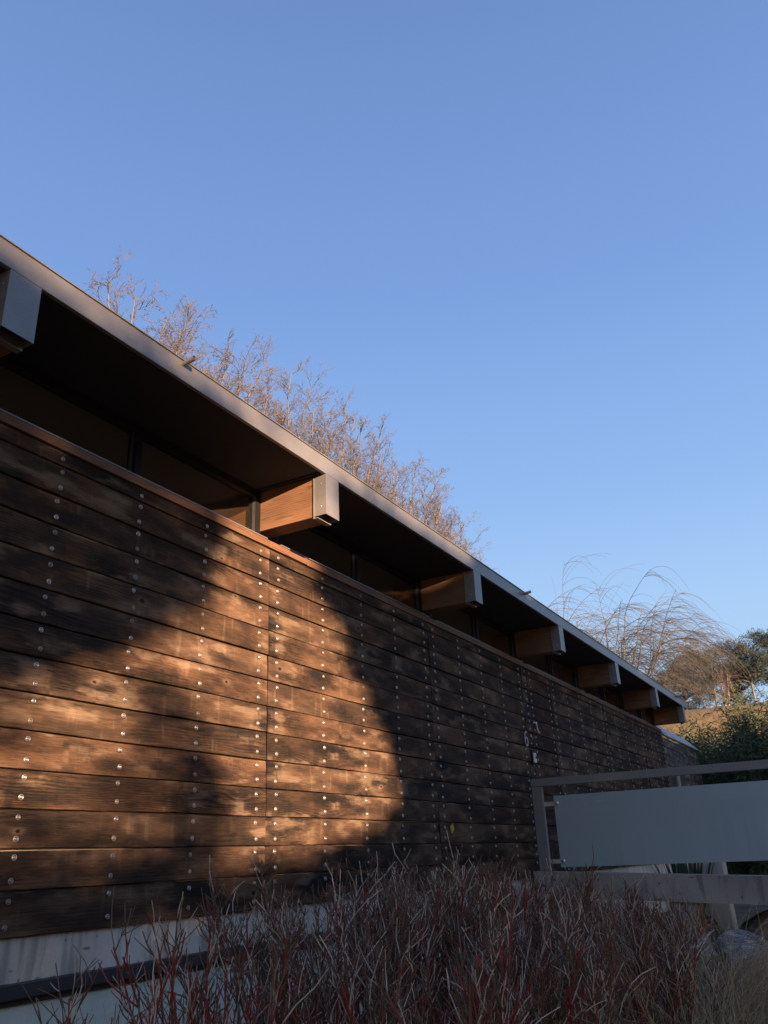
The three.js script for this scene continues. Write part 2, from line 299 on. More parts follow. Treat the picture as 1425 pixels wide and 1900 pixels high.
// beams with metal end caps
const BEAMS = [-0.72, 1.76, 4.25, 6.735, 9.185, 11.67, 14.18, 16.46];
for (const bx of BEAMS) {
  const b = mesh('beam', boxUV(new RoundedBoxGeometry(0.15, SOF - BB - 0.002, 0.75, 1, 0.004), bx * 1.7, bx), M.beam, building);
  b.position.set(bx + 0.075, (SOF + BB) / 2 - 0.001, 0.02);
  { // the grain of a beam runs along z
    const p = b.geometry.attributes.position, n = b.geometry.attributes.normal, uv = b.geometry.attributes.uv;
    for (let i = 0; i < p.count; i++) uv.setXY(i, p.getZ(i) + bx * 1.7, Math.abs(n.getY(i)) > 0.7 ? p.getX(i) : p.getY(i) + bx);
  }
  const lx = -0.075, cy = (SOF + BB) / 2, y0 = BB - cy, y1 = SOF - cy - 0.002;
  const plate = mergeGeometries([box(lx - 0.012, lx + 0.15, y0 - 0.012, y1, 0.378, 0.384), box(lx - 0.012, lx + 0.15, y0 - 0.018, y0 - 0.012, 0.378, 0.415), box(lx + 0.13, lx + 0.15, y0 - 0.012, y0 - 0.002, 0.409, 0.415)]);
  mesh('flashing', plate, M.greyMetal, b);
  const cap = mergeGeometries([box(lx - 0.006, lx + 0.156, y0 + 0.001, y1 - 0.001, 0.474, 0.478), box(lx - 0.006, lx - 0.002, y0 + 0.001, y1 - 0.001, 0.3845, 0.474), box(lx + 0.152, lx + 0.156, y0 + 0.001, y1 - 0.001, 0.3845, 0.474)]);
  mesh('end_cap', cap, M.greyMetal, b);
  const scr = new THREE.SphereGeometry(0.0045, 8, 6).scale(0.5, 1, 1);
  for (const sy of [0.22, 0.78]) { const s = mesh('screw', scr, M.steel, b); s.position.set(lx - 0.0065, lerp(y0, y1, sy), 0.44); }
}
// windows between the beams: two panes each in black frames, set back behind the sill
for (let k = 0; k < BEAMS.length - 1; k++) {
  const a = BEAMS[k] + 0.15, b = Math.min(BEAMS[k + 1], XR), m = (a + b) / 2, y0 = EYE + 2.058, y1 = SOF - 0.002, zf = -0.055;
  const w = new THREE.Group(); w.name = 'window'; building.add(w);
  mesh('frame', mergeGeometries([box(a + 0.001, a + 0.05, y0 + 0.001, y1, zf - 0.06, zf), box(b - 0.05, b - 0.001, y0 + 0.001, y1, zf - 0.06, zf), box(a + 0.05, b - 0.05, y0 + 0.001, y0 + 0.035, zf - 0.06, zf - 0.002), box(a + 0.05, b - 0.05, y1 - 0.05, y1, zf - 0.06, zf - 0.002)]), M.frame, w);
  mesh('mullion', mergeGeometries([box(m - 0.02, m + 0.03, y0 + 0.036, y1 - 0.051, zf - 0.058, zf + 0.004), box(m - 0.034, m - 0.0205, y0 + 0.036, y1 - 0.051, zf - 0.05, zf - 0.01)]), M.frame, w);
  for (const [u0, u1] of [[m - 0.0365, m - 0.0345], [m + 0.0305, m + 0.033], [b - 0.0555, b - 0.0505]]) mesh('glazing_bead', box(u0, u1, y0 + 0.036, y1 - 0.051, zf - 0.03, zf - 0.007), M.darkMetal, w);
  mesh('sill_strip', box(a + 0.004, b - 0.004, y0 - 0.0008, y0 + 0.0065, zf + 0.002, 0.016), M.greyMetal, w);
  mesh('pane', box(a + 0.051, m - 0.035, y0 + 0.036, y1 - 0.051, zf - 0.036, zf - 0.03), M.glass, w);
  mesh('pane', box(m + 0.031, b - 0.051, y0 + 0.036, y1 - 0.051, zf - 0.036, zf - 0.03), M.glass, w);
}
// roof: slab, soffit and folded fascia
{
  const roof = new THREE.Group(); roof.name = 'roof'; building.add(roof);
  const F0 = EYE + 2.426, F1 = EYE + 2.547, X0 = -3.2, X1 = 16.98;
  mesh('roof_deck', box(X0 + 0.03, X1 - 0.03, SOF + 0.016, F1 - 0.012, DEEP - 0.3, 0.46), M.darkMetal, roof);
  for (const [a, b] of [[X0, 4.2], [4.2, 10.4], [10.4, X1]]) mesh('soffit', box(a + 0.02, b - 0.001, SOF, SOF + 0.014, -0.158, 0.462), M.soffit, roof);
  mesh('fascia', mergeGeometries([box(X0, X1, F0, F1, 0.474, 0.5, 0.002), box(X0 + 0.002, X1 - 0.002, F1 + 0.0005, F1 + 0.006, 0.36, 0.508)]), M.greyMetal, roof);
  mesh('fascia', box(X1 - 0.026, X1 - 0.001, F0 + 0.002, F1 - 0.001, DEEP - 0.3, 0.4735), M.greyMetal, roof);
  for (const sx of [2.83, 8.07, 16.0]) {
    const pr = [[0.011, 0], [0.015, 0], [0.015, 0.085], [0.011, 0.085], [0.011, 0]].map(([r, y]) => new THREE.Vector2(r, y));
    const s = mesh('spout', new THREE.LatheGeometry(pr, 16).rotateX(Math.PI / 2), M.greyMetal, roof); s.position.set(sx, F1 - 0.02, 0.495); s.rotation.x = -0.12;
  }
}
// concrete plinth and the strip of frosted basement windows under the cladding
mesh('plinth', box(XL, XR, EYE - 0.418, EYE - 0.247, -0.03, -0.012, 0.003), M.concrete, building);
mesh('plinth', box(XL, XR, 0.15, EYE - 0.862, -0.03, 0.01, 0.003), M.concrete, building);
for (let k = 0; k < 5; k++) {
  const a = -2.9 + k * 2.4, b = a + 2.396, w = new THREE.Group(); w.name = 'basement_window'; building.add(w);
  mesh('frame', mergeGeometries([box(a, b, EYE - 0.472, EYE - 0.4185, -0.03, 0.022), box(a, b, EYE - 0.5, EYE - 0.472, -0.03, -0.004), box(a, b, EYE - 0.861, EYE - 0.80, -0.03, 0.016), box(a, a + 0.03, EYE - 0.8, EYE - 0.5, -0.03, 0.006), box(b - 0.03, b, EYE - 0.8, EYE - 0.5, -0.03, 0.006)]), M.darkMetal, w);
  mesh('pane', box(a + 0.03, b - 0.03, EYE - 0.8, EYE - 0.5, -0.028, -0.014), M.frostedLow, w);
}
console.log('building', boardCount, nearBolts, farBolts.length);

// small fittings by the door
const font = await new FontLoader().loadAsync('fonts/droid/droid_sans_regular.typeface.json');
{
  const g = new TextGeometry('6', { font, size: 0.165, depth: 0.006, curveSegments: 8, bevelEnabled: true, bevelSize: 0.001, bevelThickness: 0.001, bevelSegments: 1 });
  const n = mesh('house_number', g, mat([0.32, 0.32, 0.33], { roughness: 0.5, metalness: 0.6 })); n.position.set(8.965, EYE + 1.088, 0.014);
  tag(n, 'grey metal digit 6 fixed to the dark boards beside the door', 'house number');
  const k = new Build(); k.tube([V(9.14, EYE + 1.215, 0.03), V(9.155, EYE + 1.20, 0.032), V(9.175, EYE + 1.21, 0.03), V(9.20, EYE + 1.185, 0.03), V(9.2, EYE + 1.16, 0.012)], [0.006, 0.006, 0.006, 0.006, 0.005], 6);
  tag(mesh('wall_hook', k.geo(), M.steel), 'small bent steel hook on the boards next to the digit 6', 'hook');
  const d = building.children.find(o => o.name === 'door'), hb = new Build();
  hb.tube([V(9.33, EYE + 1.375, 0.014), V(9.33, EYE + 1.375, 0.05), V(9.328, EYE + 1.30, 0.055), V(9.345, EYE + 1.275, 0.055), V(9.40, EYE + 1.265, 0.055)], [0.012, 0.011, 0.011, 0.011, 0.009], 8);
  mesh('handle', hb.geo(), M.steel, d);
  const e = thing('door_intercom', 'small white intercom box with a black surround under the digit 6', 'intercom', [9.195, EYE + 0.975, 0.012]);
  mesh('backplate', box(-0.05, 0.05, -0.075, 0.085, 0, 0.016, 0.004), M.frame, e); mesh('case', box(-0.036, 0.036, -0.055, 0.05, 0.0165, 0.034, 0.005), mat([0.72, 0.72, 0.72], { roughness: 0.5 }), e);
  mesh('button', box(0.008, 0.026, -0.012, 0.02, 0.0345, 0.038, 0.002), M.frame, e); mesh('speaker_grille', box(-0.026, -0.004, -0.02, 0.034, 0.0345, 0.036), mat([0.35, 0.35, 0.35]), e);
  const lb = new Build(); for (let i = 0; i < 6; i++) { const t = i / 6; lb.leaf(V(6.905 + t * 0.01, EYE + 0.17 + t * 0.055, 0.02), V(0.2, 0.9, 0.1).normalize(), V(0.9, -0.2, 0.3), 0.045, 0.028 * Math.sin(0.5 + t * 2.3)); }
  tag(mesh('dead_leaf', lb.geo(), mat([0.42, 0.34, 0.07], { side: THREE.DoubleSide })), 'single yellow leaf caught on the dark timber boards', 'leaf');
}

// ---------------------------------------------------------------- weathered garden wall that carries on past the house
{
  const w = thing('garden_wall', 'weathered grey boarded wall with a pale metal coping beyond the house', 'wall');
  const x0 = 16.63, x1 = 20.32;
  let s = 900;
  for (const [a, b] of [[x0, 19.0], [19.0, x1]]) for (let r = 0; r < ROWS.length - 1; r++) {
    const g = boardGeo(a + 0.002, b - 0.002, ROWS[r + 1], Math.min(ROWS[r], EYE + 1.93), ++s); g.translate(0, 0, -0.005); if (ROWS[r + 1] < EYE + 1.9) mesh('board', g, M.greyBoard, w);
  }
  mesh('backing', box(x0, x1 - 0.01, 0.1, EYE + 1.94, -0.25, -0.035), M.interior, w);
  // sloping standing seam coping that rises away from the face
  const zinc = mat([0.46, 0.47, 0.47], { roughness: 0.45, metalness: 0.3, map: speck });
  const sh = new THREE.Shape(); sh.moveTo(0.05, 0); sh.lineTo(0.05, 0.02); sh.lineTo(-0.24, 0.31); sh.lineTo(-0.245, 0.27); sh.lineTo(0, 0.0); sh.closePath();
  const eg = new THREE.ExtrudeGeometry(sh, { depth: x1 - x0 + 0.05, bevelEnabled: false }), ep = eg.attributes.position;
  for (let i = 0; i < ep.count; i++) ep.setXYZ(i, x0 + ep.getZ(i), EYE + 1.95 + ep.getY(i), ep.getX(i));
  eg.computeVertexNormals(); mesh('coping', boxUV(eg), zinc, w);
  for (let k = 0; k < 5; k++) { const xx = x0 + 0.25 + k * 0.8, b = new Build(); b.tube([V(xx, EYE + 1.975, 0.045), V(xx, EYE + 2.262, -0.24)], [0.01, 0.01], 4); mesh('seam', b.geo(), zinc, w); }
  mesh('downpipe', new THREE.CylinderGeometry(0.045, 0.045, 1.4, 14).translate(17.0, EYE + 0.55, 0.09), mat([0.3, 0.3, 0.29], { roughness: 0.5 }), w);
}

// ---------------------------------------------------------------- footbridge and glass railing in front of the door
const RX = 8.9, rampY = z => EYE - 0.185 - 0.045 * z;
{
  const br = thing('footbridge', 'concrete footbridge ramp leading to the boarded door', 'footbridge');
  const slab = (x0, x1, t0, t1, z0, z1) => { const g = new THREE.BoxGeometry(x1 - x0, 1, z1 - z0, 1, 1, 8), p = g.attributes.position; for (let i = 0; i < p.count; i++) { const z = p.getZ(i) + (z0 + z1) / 2; p.setXYZ(i, p.getX(i) + (x0 + x1) / 2, rampY(z) + (p.getY(i) > 0 ? t1 : t0), z); } g.computeVertexNormals(); return boxUV(g); };
  mesh('deck', slab(RX + 0.122, 10.5, -0.2, -0.06, 0.02, 3.9), M.concrete, br);
  const kerb = M.concrete.clone(); kerb.color.setRGB(0.5, 0.5, 0.52);
  mesh('kerb_beam', slab(RX - 0.08, RX + 0.12, -0.24, 0, 0.02, 3.9), kerb, br);
  for (const z of [1.45, 3.2]) mesh('pillar', box(RX - 0.03, RX + 0.35, 0.3, rampY(z) - 0.242, z - 0.12, z + 0.12, 0.006), kerb, br);
  const rl = thing('glass_railing', 'grey steel railing frame holding a long frosted glass panel beside the door', 'railing');
  const top = EYE + 0.722;
  mesh('post', box(RX - 0.03, RX + 0.03, rampY(0.1) + 0.002, top - 0.082, 0.075, 0.185, 0.004), M.railSteel, rl);
  mesh('post', box(RX - 0.03, RX + 0.03, rampY(3.6) + 0.002, top - 0.082, 3.55, 3.66, 0.004), M.railSteel, rl);
  mesh('top_rail', box(RX - 0.031, RX + 0.031, top - 0.08, top, 0.072, 3.66, 0.004), M.railSteel, rl);
  mesh('panel', box(RX - 0.012, RX, EYE - 0.158, EYE + 0.538, 0.3, 3.44, 0.002), M.frosted, rl);
  for (const [cy, z] of [[EYE + 0.46, 0.3], [EYE - 0.1, 0.3], [EYE + 0.46, 3.44], [EYE - 0.1, 3.44]]) {
    const s = z < 1 ? -1 : 1, c = mesh('clamp', mergeGeometries([box(RX - 0.008, RX + 0.004, cy - 0.02, cy + 0.02, s < 0 ? 0.186 : z + 0.001, s < 0 ? z - 0.001 : 3.549), box(RX + 0.001, RX + 0.007, cy - 0.02, cy + 0.02, Math.min(z - s * 0.06, z), Math.max(z - s * 0.06, z))]), M.steel, rl);
    const pr = [[0, 0.012], [0.006, 0.012], [0.007, 0.007], [0.019, 0.006], [0.021, 0.003], [0.021, 0]].map(([r, y]) => new THREE.Vector2(r, y)).reverse();
    const d = mesh('disc', new THREE.LatheGeometry(pr, 18).rotateZ(Math.PI / 2), M.steel, c); d.position.set(RX - 0.0125, cy, z - s * 0.035);
  }
}
console.log('bridge');

// ---------------------------------------------------------------- red-stemmed shrubs in front of the wall
const bark = (a, b, s) => { const t = tex(64, 128, (u, v) => mix3(a, b, clamp(fbm(u * 8, v * 12, s, 3) * 1.6 - 0.3)), true); t.repeat.set(5, 4); return new THREE.MeshStandardMaterial({ map: t, roughness: 0.6 }); };
M.redStem = bark([0.12, 0.015, 0.014], [0.37, 0.045, 0.04], 3);
M.brownStem = bark([0.065, 0.034, 0.022], [0.22, 0.125, 0.08], 4);
M.paleTwig = bark([0.22, 0.18, 0.135], [0.66, 0.58, 0.48], 6);
function bentPath(p, dir, len, n, R, wob, up) {
  const pts = [p.clone()], d = dir.clone(); let q = p.clone();
  for (let k = 1; k <= n; k++) { d.add(rdir(R).multiplyScalar(wob)); d.y += up; d.normalize(); q = q.clone().addScaledVector(d, len / n); pts.push(q); }
  return pts;
}
const taper = (n, a, b) => Array.from({ length: n }, (_, k) => lerp(a, b, k / (n - 1)));
function dogwood(x, z, topY, rad, stems, red, label, seed) {
  const R = rng(seed), gy = groundH(x, z) - 0.02, o = thing('dogwood_shrub', label, 'shrub', [x, gy, z], 'dogwood shrubs along the wall');
  const B = { r: new Build(), b: new Build(), p: new Build() }, H = topY - gy;
  for (let s = 0; s < stems; s++) {
    const a = R() * 6.28, rr = Math.sqrt(R()) * rad * 0.55, h = H * (0.62 + 0.33 * R());
    const base = V(Math.cos(a) * rr, 0, Math.sin(a) * rr), lean = 0.12 + 0.3 * R();
    const dir = V(Math.cos(a) * lean, 1, Math.sin(a) * lean).normalize();
    const isRed = R() < red, bb = isRed ? B.r : B.b, pts = bentPath(base, dir, h, 6, R, 0.15, 0.05), r0 = 0.0042 + 0.0048 * R() * R();
    bb.tube(pts, taper(7, r0, r0 * 0.55), 5);
    const nb = 7 + Math.floor(R() * 6);
    for (let k = 0; k < nb; k++) {
      const f = 0.3 + 0.69 * Math.sqrt(R()), i = Math.min(5, Math.floor(f * 6)), q = pts[i].clone().lerp(pts[i + 1], f * 6 - i);
      const d = pts[i + 1].clone().sub(pts[i]).normalize().add(rdir(R).multiplyScalar(0.62)).normalize(); d.y = Math.abs(d.y) + 0.2; d.normalize();
      const l = 0.06 + 0.20 * R() * (1.15 - 0.5 * f), sub = bentPath(q, d, l, 3, R, 0.34, 0.1), pale = R() < 0.23;
      (pale ? B.p : R() < red * 0.5 ? B.r : B.b).tube(sub, taper(4, 0.0027, 0.0017), 4);
      if (R() < 0.75) for (let m = 0; m < 3; m++) { const j = 1 + Math.floor(R() * 2), d2 = rdir(R); d2.y = Math.abs(d2.y) + 0.7; (R() < 0.22 ? B.p : B.b).tube(bentPath(sub[j], d2.normalize(), 0.03 + R() * 0.08, 2, R, 0.4, 0.1), [0.0018, 0.0014, 0.0011], 3); }
    }
    if (R() < 0.10) { const q = pts[4], d = V(R() - 0.5, 0.4 + R() * 0.5, R() - 0.5).normalize(); B.p.tube(bentPath(q, d, 0.22 + R() * 0.25, 6, R, 0.3, -0.06), taper(7, 0.003, 0.0016), 4); }
  }
  if (B.r.i.length) mesh('red_stems', B.r.geo(), M.redStem, o).userData.kind = 'stuff'; mesh('brown_stems', B.b.geo(), M.brownStem, o).userData.kind = 'stuff'; mesh('pale_twigs', B.p.geo(), M.paleTwig, o).userData.kind = 'stuff';
}
const shrubs = [
  [1.66, 1.60, 1.38, 0.12, 8, 0.85, 'sparse dogwood with a bright red stem, leftmost in front of the frosted strip window'],
  [2.02, 1.50, 1.50, 0.17, 22, 0.75, 'narrow upright dogwood clump with thick red stems before the concrete plinth'],
  [2.72, 1.42, 1.56, 0.30, 46, 0.3, 'grey-brown twiggy dogwood reaching the lowest timber board'],
  [2.55, 1.95, 1.42, 0.26, 34, 0.55, 'low dogwood with red lower stems in front of the grey-brown twiggy one'],
  [3.2, 1.45, 1.60, 0.36, 60, 0.3, 'dense brown dogwood below the sunlit part of the wall'],
  [3.75, 1.45, 1.635, 0.36, 74, 0.5, 'tallest dogwood with red shoots poking above the thicket'],
  [3.25, 2.05, 1.40, 0.36, 64, 0.38, 'dark red dogwood at the front of the thicket'],
  [4.5, 1.50, 1.58, 0.42, 68, 0.32, 'brown dogwood right of the tallest red one'],
  [4.2, 2.1, 1.30, 0.40, 70, 0.45, 'dogwood with crimson stems at the front, next to the dry grass'],
  [5.3, 1.55, 1.44, 0.45, 70, 0.18, 'brown dogwood just left of the railing post'],
  [6.2, 1.60, 1.25, 0.5, 66, 0.16, 'low brown dogwood below the frosted railing panel'],
  [7.2, 1.45, 1.12, 0.5, 54, 0.14, 'farthest low dogwood beside the footbridge kerb'],
];
shrubs.forEach((a, i) => dogwood(...a, 1200 + i * 37));

// ---------------------------------------------------------------- dry grasses
M.straw = bark([0.17, 0.125, 0.072], [0.56, 0.45, 0.28], 12); M.straw.side = THREE.DoubleSide;
M.greenGrass = bark([0.05, 0.05, 0.02], [0.15, 0.13, 0.06], 13); M.greenGrass.side = THREE.DoubleSide;
function grass(x, z, h, n, spread, label, m, seed) {
  const R = rng(seed), gy = groundH(x, z) - 0.01, b = new Build();
  for (let k = 0; k < n; k++) {
    const a = R() * 6.28, r = Math.sqrt(R()) * spread * 0.35, d = V(Math.cos(a) * (0.15 + 0.5 * R()), 1, Math.sin(a) * (0.15 + 0.5 * R())).normalize();
    const pts = bentPath(V(Math.cos(a) * r, 0, Math.sin(a) * r), d, h * (0.6 + 0.7 * R()), 7, R, 0.12, -0.14 - 0.16 * R()); b.tube(pts, taper(8, 0.0034, 0.0009), 3);
  }
  const o = mesh('ornamental_grass', b.geo(), m); o.position.set(x, gy, z); tag(o, label, 'grass', 'dry ornamental grasses by the footbridge');
}
[[3.75, 2.62, 1.05, 420, 0.5, 'straw coloured grass clump closest to the right edge of the thicket', M.straw], [4.6, 2.55, 0.95, 420, 0.6, 'arching dry grass at the lower right edge', M.straw], [5.2, 2.2, 0.75, 360, 0.6, 'short straw grass between the dogwoods and the boulders', M.straw], [6.0, 2.65, 0.9, 420, 0.6, 'olive brown grass tuft spilling in front of the footbridge kerb', M.greenGrass], [3.3, 2.75, 0.8, 300, 0.4, 'low straw grass in the bottom right corner', M.straw], [6.6, 2.1, 0.55, 260, 0.5, 'small dry grass beside the boulders', M.straw], [7.6, 2.75, 0.85, 420, 0.6, 'grey green tuft overhanging the kerb at the right edge', M.greenGrass], [4.1, 2.35, 0.7, 300, 0.5, 'pale grass growing through the crimson dogwood', M.straw]]
  .forEach((a, i) => grass(a[0], a[1], a[2], a[3], a[4], a[5], a[6], 4100 + i * 11));

// ---------------------------------------------------------------- boulders under the bridge
{
  const rm = tex(256, 256, (u, v) => { const a = fbm(u * 8, v * 8, 3, 5), l = Math.abs(fbm(u * 5, v * 14, 30, 3) - 0.5); return mix3(mix3([0.1, 0.1, 0.1], [0.3, 0.295, 0.29], clamp(a * 1.7 - 0.35)), [0.62, 0.6, 0.56], sstep(0.05, 0.01, l) * 0.7); });
  const m = new THREE.MeshStandardMaterial({ map: rm, bumpMap: rm, bumpScale: 0.01, roughness: 0.85 });
  [[8.0, 1.62, 0.2, 'pale boulder under the left end of the footbridge kerb'], [8.3, 2.0, 0.19, 'striped grey boulder below the footbridge kerb'], [7.7, 2.12, 0.16, 'bluish boulder in front of the striped one'], [8.45, 2.35, 0.2, 'brownish boulder at the right, under the kerb'], [7.95, 1.25, 0.16, 'small pale boulder nearest to the house wall'], [7.2, 2.3, 0.13, 'small grey boulder among the dry grass'], [9.5, 1.35, 0.24, 'large pale boulder in the dark below the footbridge'], [9.7, 2.1, 0.26, 'large grey boulder in the dark below the footbridge, at the right']].forEach(([x, z, r, label], i) => {
    const g = new THREE.IcosahedronGeometry(r, 3), p = g.attributes.position, n = V(0, 0, 0);
    for (let k = 0; k < p.count; k++) { n.fromBufferAttribute(p, k).normalize(); const d = 0.75 + 0.55 * fbm(n.x * 1.6 + n.z + i * 9, n.y * 1.8 - n.z * 0.7, i, 3); const q = Math.round(d * 7) / 7 * 0.5 + d * 0.5; n.multiplyScalar(r * q); p.setXYZ(k, n.x * 1.25, n.y * 0.85, n.z); }
    g.computeVertexNormals(); const o = mesh('boulder', g, m); o.position.set(x, groundH(x, z) + r * 0.45, z); o.rotation.y = i * 1.3; tag(o, label, 'boulder', 'boulders by the footbridge');
  });
}
// pale posts and a strap-leaved plant beyond the bridge
{
  const pm = mat([0.55, 0.55, 0.5], { roughness: 0.8, map: concreteMap }); pm.color.setRGB(0.9, 0.9, 0.86);
  tag(mesh('pale_slab', box(11.15, 11.45, 0.4, 1.52, 1.28, 1.52, 0.01), pm), 'pale upright stone slab seen below the frosted panel', 'slab');
  const R = rng(88), b = new Build();
  for (let k = 0; k < 60; k++) { const a = R() * 6.28, d = V(Math.cos(a) * 0.5 * R(), 1, Math.sin(a) * 0.5 * R()).normalize(); b.leaf(V(Math.cos(a) * 0.05, 0, Math.sin(a) * 0.05), d, V(-Math.sin(a), 0, Math.cos(a)), 0.8 + 0.35 * R(), 0.025); }
  const o = mesh('strap_leaf_plant', b.geo(), mat([0.05, 0.085, 0.05], { side: THREE.DoubleSide, roughness: 0.5 })); o.position.set(10.95, groundH(10.95, 1.1), 1.12); tag(o, 'dark green strap-leaved plant beside the pale slab', 'plant');
}
console.log('shrubs');

// ---------------------------------------------------------------- bare trees behind the roof
M.bark = bark([0.05, 0.042, 0.03], [0.14, 0.115, 0.08], 21);
M.twig = mat([0.08, 0.073, 0.073], { roughness: 0.8 });
function bareTree(x, z, H, rx, limbs, label, seed) {
  const R = rng(seed), o = thing('bare_tree', label, 'tree', [x, groundH(x, z) - 0.1, z], 'bare winter trees in a row behind the roof'), T = new Build(), W = new Build();
  const trunk = bentPath(V(0, 0, 0), V(0, 1, 0), H * 0.86, 8, R, 0.05, 0.06); T.tube(trunk, taper(9, H * 0.016, 0.03), 8);
  const ry = H * 0.3, cy = H - ry, side = (t, k) => { const s = rdir(R); s.addScaledVector(t, -s.dot(t)).normalize(); return t.clone().multiplyScalar(0.75).addScaledVector(s, k); };
  const at = (pts, f) => { const n = pts.length - 1, i = Math.min(n - 1, Math.floor(f * n)); return [pts[i].clone().lerp(pts[i + 1], clamp(f * n - i)), pts[i + 1].clone().sub(pts[i]).normalize()]; };
  for (let l = 0; l < limbs; l++) {
    const a = l * 2.39996 + R() * 0.5, up = Math.sqrt((l + 0.4) / limbs), el = Math.acos(clamp(1 - up * 1.05, -0.1, 1)), m = 0.84 + 0.16 * R();
    const end = V(Math.cos(a) * Math.sin(el) * rx * m, cy + Math.cos(el) * ry * m, Math.sin(a) * Math.sin(el) * rx * m), [st] = at(trunk, clamp((0.3 + 0.62 * (end.y - cy * 0.6) / (H - cy * 0.6)) * (0.8 + 0.2 * R()), 0.25, 0.98));
    const pts = []; for (let k = 0; k <= 7; k++) { const f = k / 7, q = st.clone().lerp(end, f); q.y += Math.sin(f * Math.PI) * -0.35 * (1 - Math.cos(el) * 0.6); q.add(rdir(R).multiplyScalar(0.10 * (f > 0 && f < 1 ? 1 : 0))); pts.push(q); }
    T.tube(pts, taper(8, 0.055, 0.011), 5);
    for (let b = 0; b < 15; b++) {
      const [q, t] = at(pts, 0.45 + 0.55 * (b + R()) / 15), d = side(t, 0.7 + 0.3 * R()); d.y += 0.08; const br = bentPath(q, d.normalize(), 0.35 + 0.55 * R(), 3, R, 0.2, 0.03); W.tube(br, taper(4, 0.0095, 0.005), 3);
      if (q.y < H * 0.66) continue;
      for (let w = 0; w < 8; w++) {
        const [q2, t2] = at(br, 0.15 + 0.85 * (w + R()) / 8), d2 = side(t2, 0.8); d2.y += 0.15; const tw = bentPath(q2, d2.normalize(), 0.14 + 0.22 * R(), 2, R, 0.25, 0.03); W.tube(tw, taper(3, 0.0058, 0.0036), 3);
        for (let v = 0; v < 3; v++) { const [q3, t3] = at(tw, 0.3 + 0.7 * R()); W.tube(bentPath(q3, side(t3, 0.9).normalize(), 0.05 + 0.1 * R(), 1, R, 0.1, 0), [0.0046, 0.0038], 3); }
      }
    }
  }
  mesh('trunk', T.geo(), M.bark, o); const g = W.geo(); mesh('crown', g, M.twig, o); return g.index.count / 3;
}
[[10.8, -9.0, 13.6, 2.3, 46, 'leftmost bare tree showing above the grey fascia'], [14.6, -9.2, 14.9, 1.5, 38, 'second bare tree from the left, with a pointed top'], [17.3, -9.0, 15.1, 1.6, 40, 'third bare tree from the left behind the roof'], [20.3, -9.2, 16.0, 1.8, 46, 'tallest bare tree, above the sunlit beam end'], [23.6, -9.0, 15.5, 2.0, 48, 'fifth bare tree from the left behind the roof'], [26.4, -9.1, 14.8, 1.8, 44, 'rightmost bare tree of the row behind the roof']]
  .forEach((a, i) => (bareTree(...a, 700 + i * 13)));

// ---------------------------------------------------------------- weeping willow past the end of the roof
{
  const R = rng(31), o = thing('weeping_willow', 'bare weeping willow with long arching whips past the end of the roof', 'tree', [33.5, groundH(33.5, -5.6), -4.9]), T = new Build(), W = new Build();
  T.tube([V(0, -0.2, 0), V(0.05, 1.6, 0.1), V(0, 3.4, 0.1)], [0.42, 0.34, 0.28], 10);
  for (let k = 0; k < 22; k++) {
    const ez = -3.4 + 6.6 * (k + R()) / 22, end = V((R() - 0.5) * 4, 11.0 - 0.05 * (ez + 0.8) ** 2 - 2.4 * R(), ez), st = V(0, 2.4 + R() * 0.9, 0.1), cp = V(end.x * 0.25, end.y * 0.72, end.z * 0.3), limb = [];
    for (let i = 0; i <= 10; i++) { const f = i / 10, q = st.clone().multiplyScalar((1 - f) ** 2).addScaledVector(cp, 2 * f * (1 - f)).addScaledVector(end, f * f); if (i > 1) q.add(rdir(R).multiplyScalar(0.09)); limb.push(q); }
    T.tube(limb, taper(11, 0.085, 0.012), 6);
    for (let m = 0; m < 8; m++) {
      const f = 0.55 + 0.45 * R(), i = Math.min(9, Math.floor(f * 10)), q = limb[i].clone().lerp(limb[i + 1], f * 10 - i), t = limb[i + 1].clone().sub(limb[i]).normalize();
      const bd = t.clone().multiplyScalar(0.6).add(rdir(R).multiplyScalar(0.6)); bd.z += 0.45; const br = bentPath(q, bd.normalize(), 1.0 + R() * 1.8, 6, R, 0.10, -0.12); W.tube(br, taper(7, 0.016, 0.006), 3);
      for (let w = 0; w < 10; w++) {
        const j = 1 + Math.floor(R() * 5), s = br[j].clone().lerp(br[j + 1], R()), wd = br[j + 1].clone().sub(br[j]).normalize().add(rdir(R).multiplyScalar(0.35)).normalize(); wd.z += 0.35; wd.y *= 0.6;
        W.tube(bentPath(s, wd.normalize(), 0.9 + R() * 1.9, 8, R, 0.05, -0.17 - 0.12 * R()), taper(9, 0.0062, 0.0028), 3);
      }
    }
  }
  mesh('trunk', T.geo(), M.bark, o); mesh('crown', W.geo(), mat([0.06, 0.058, 0.053]), o);
}
console.log('willow');

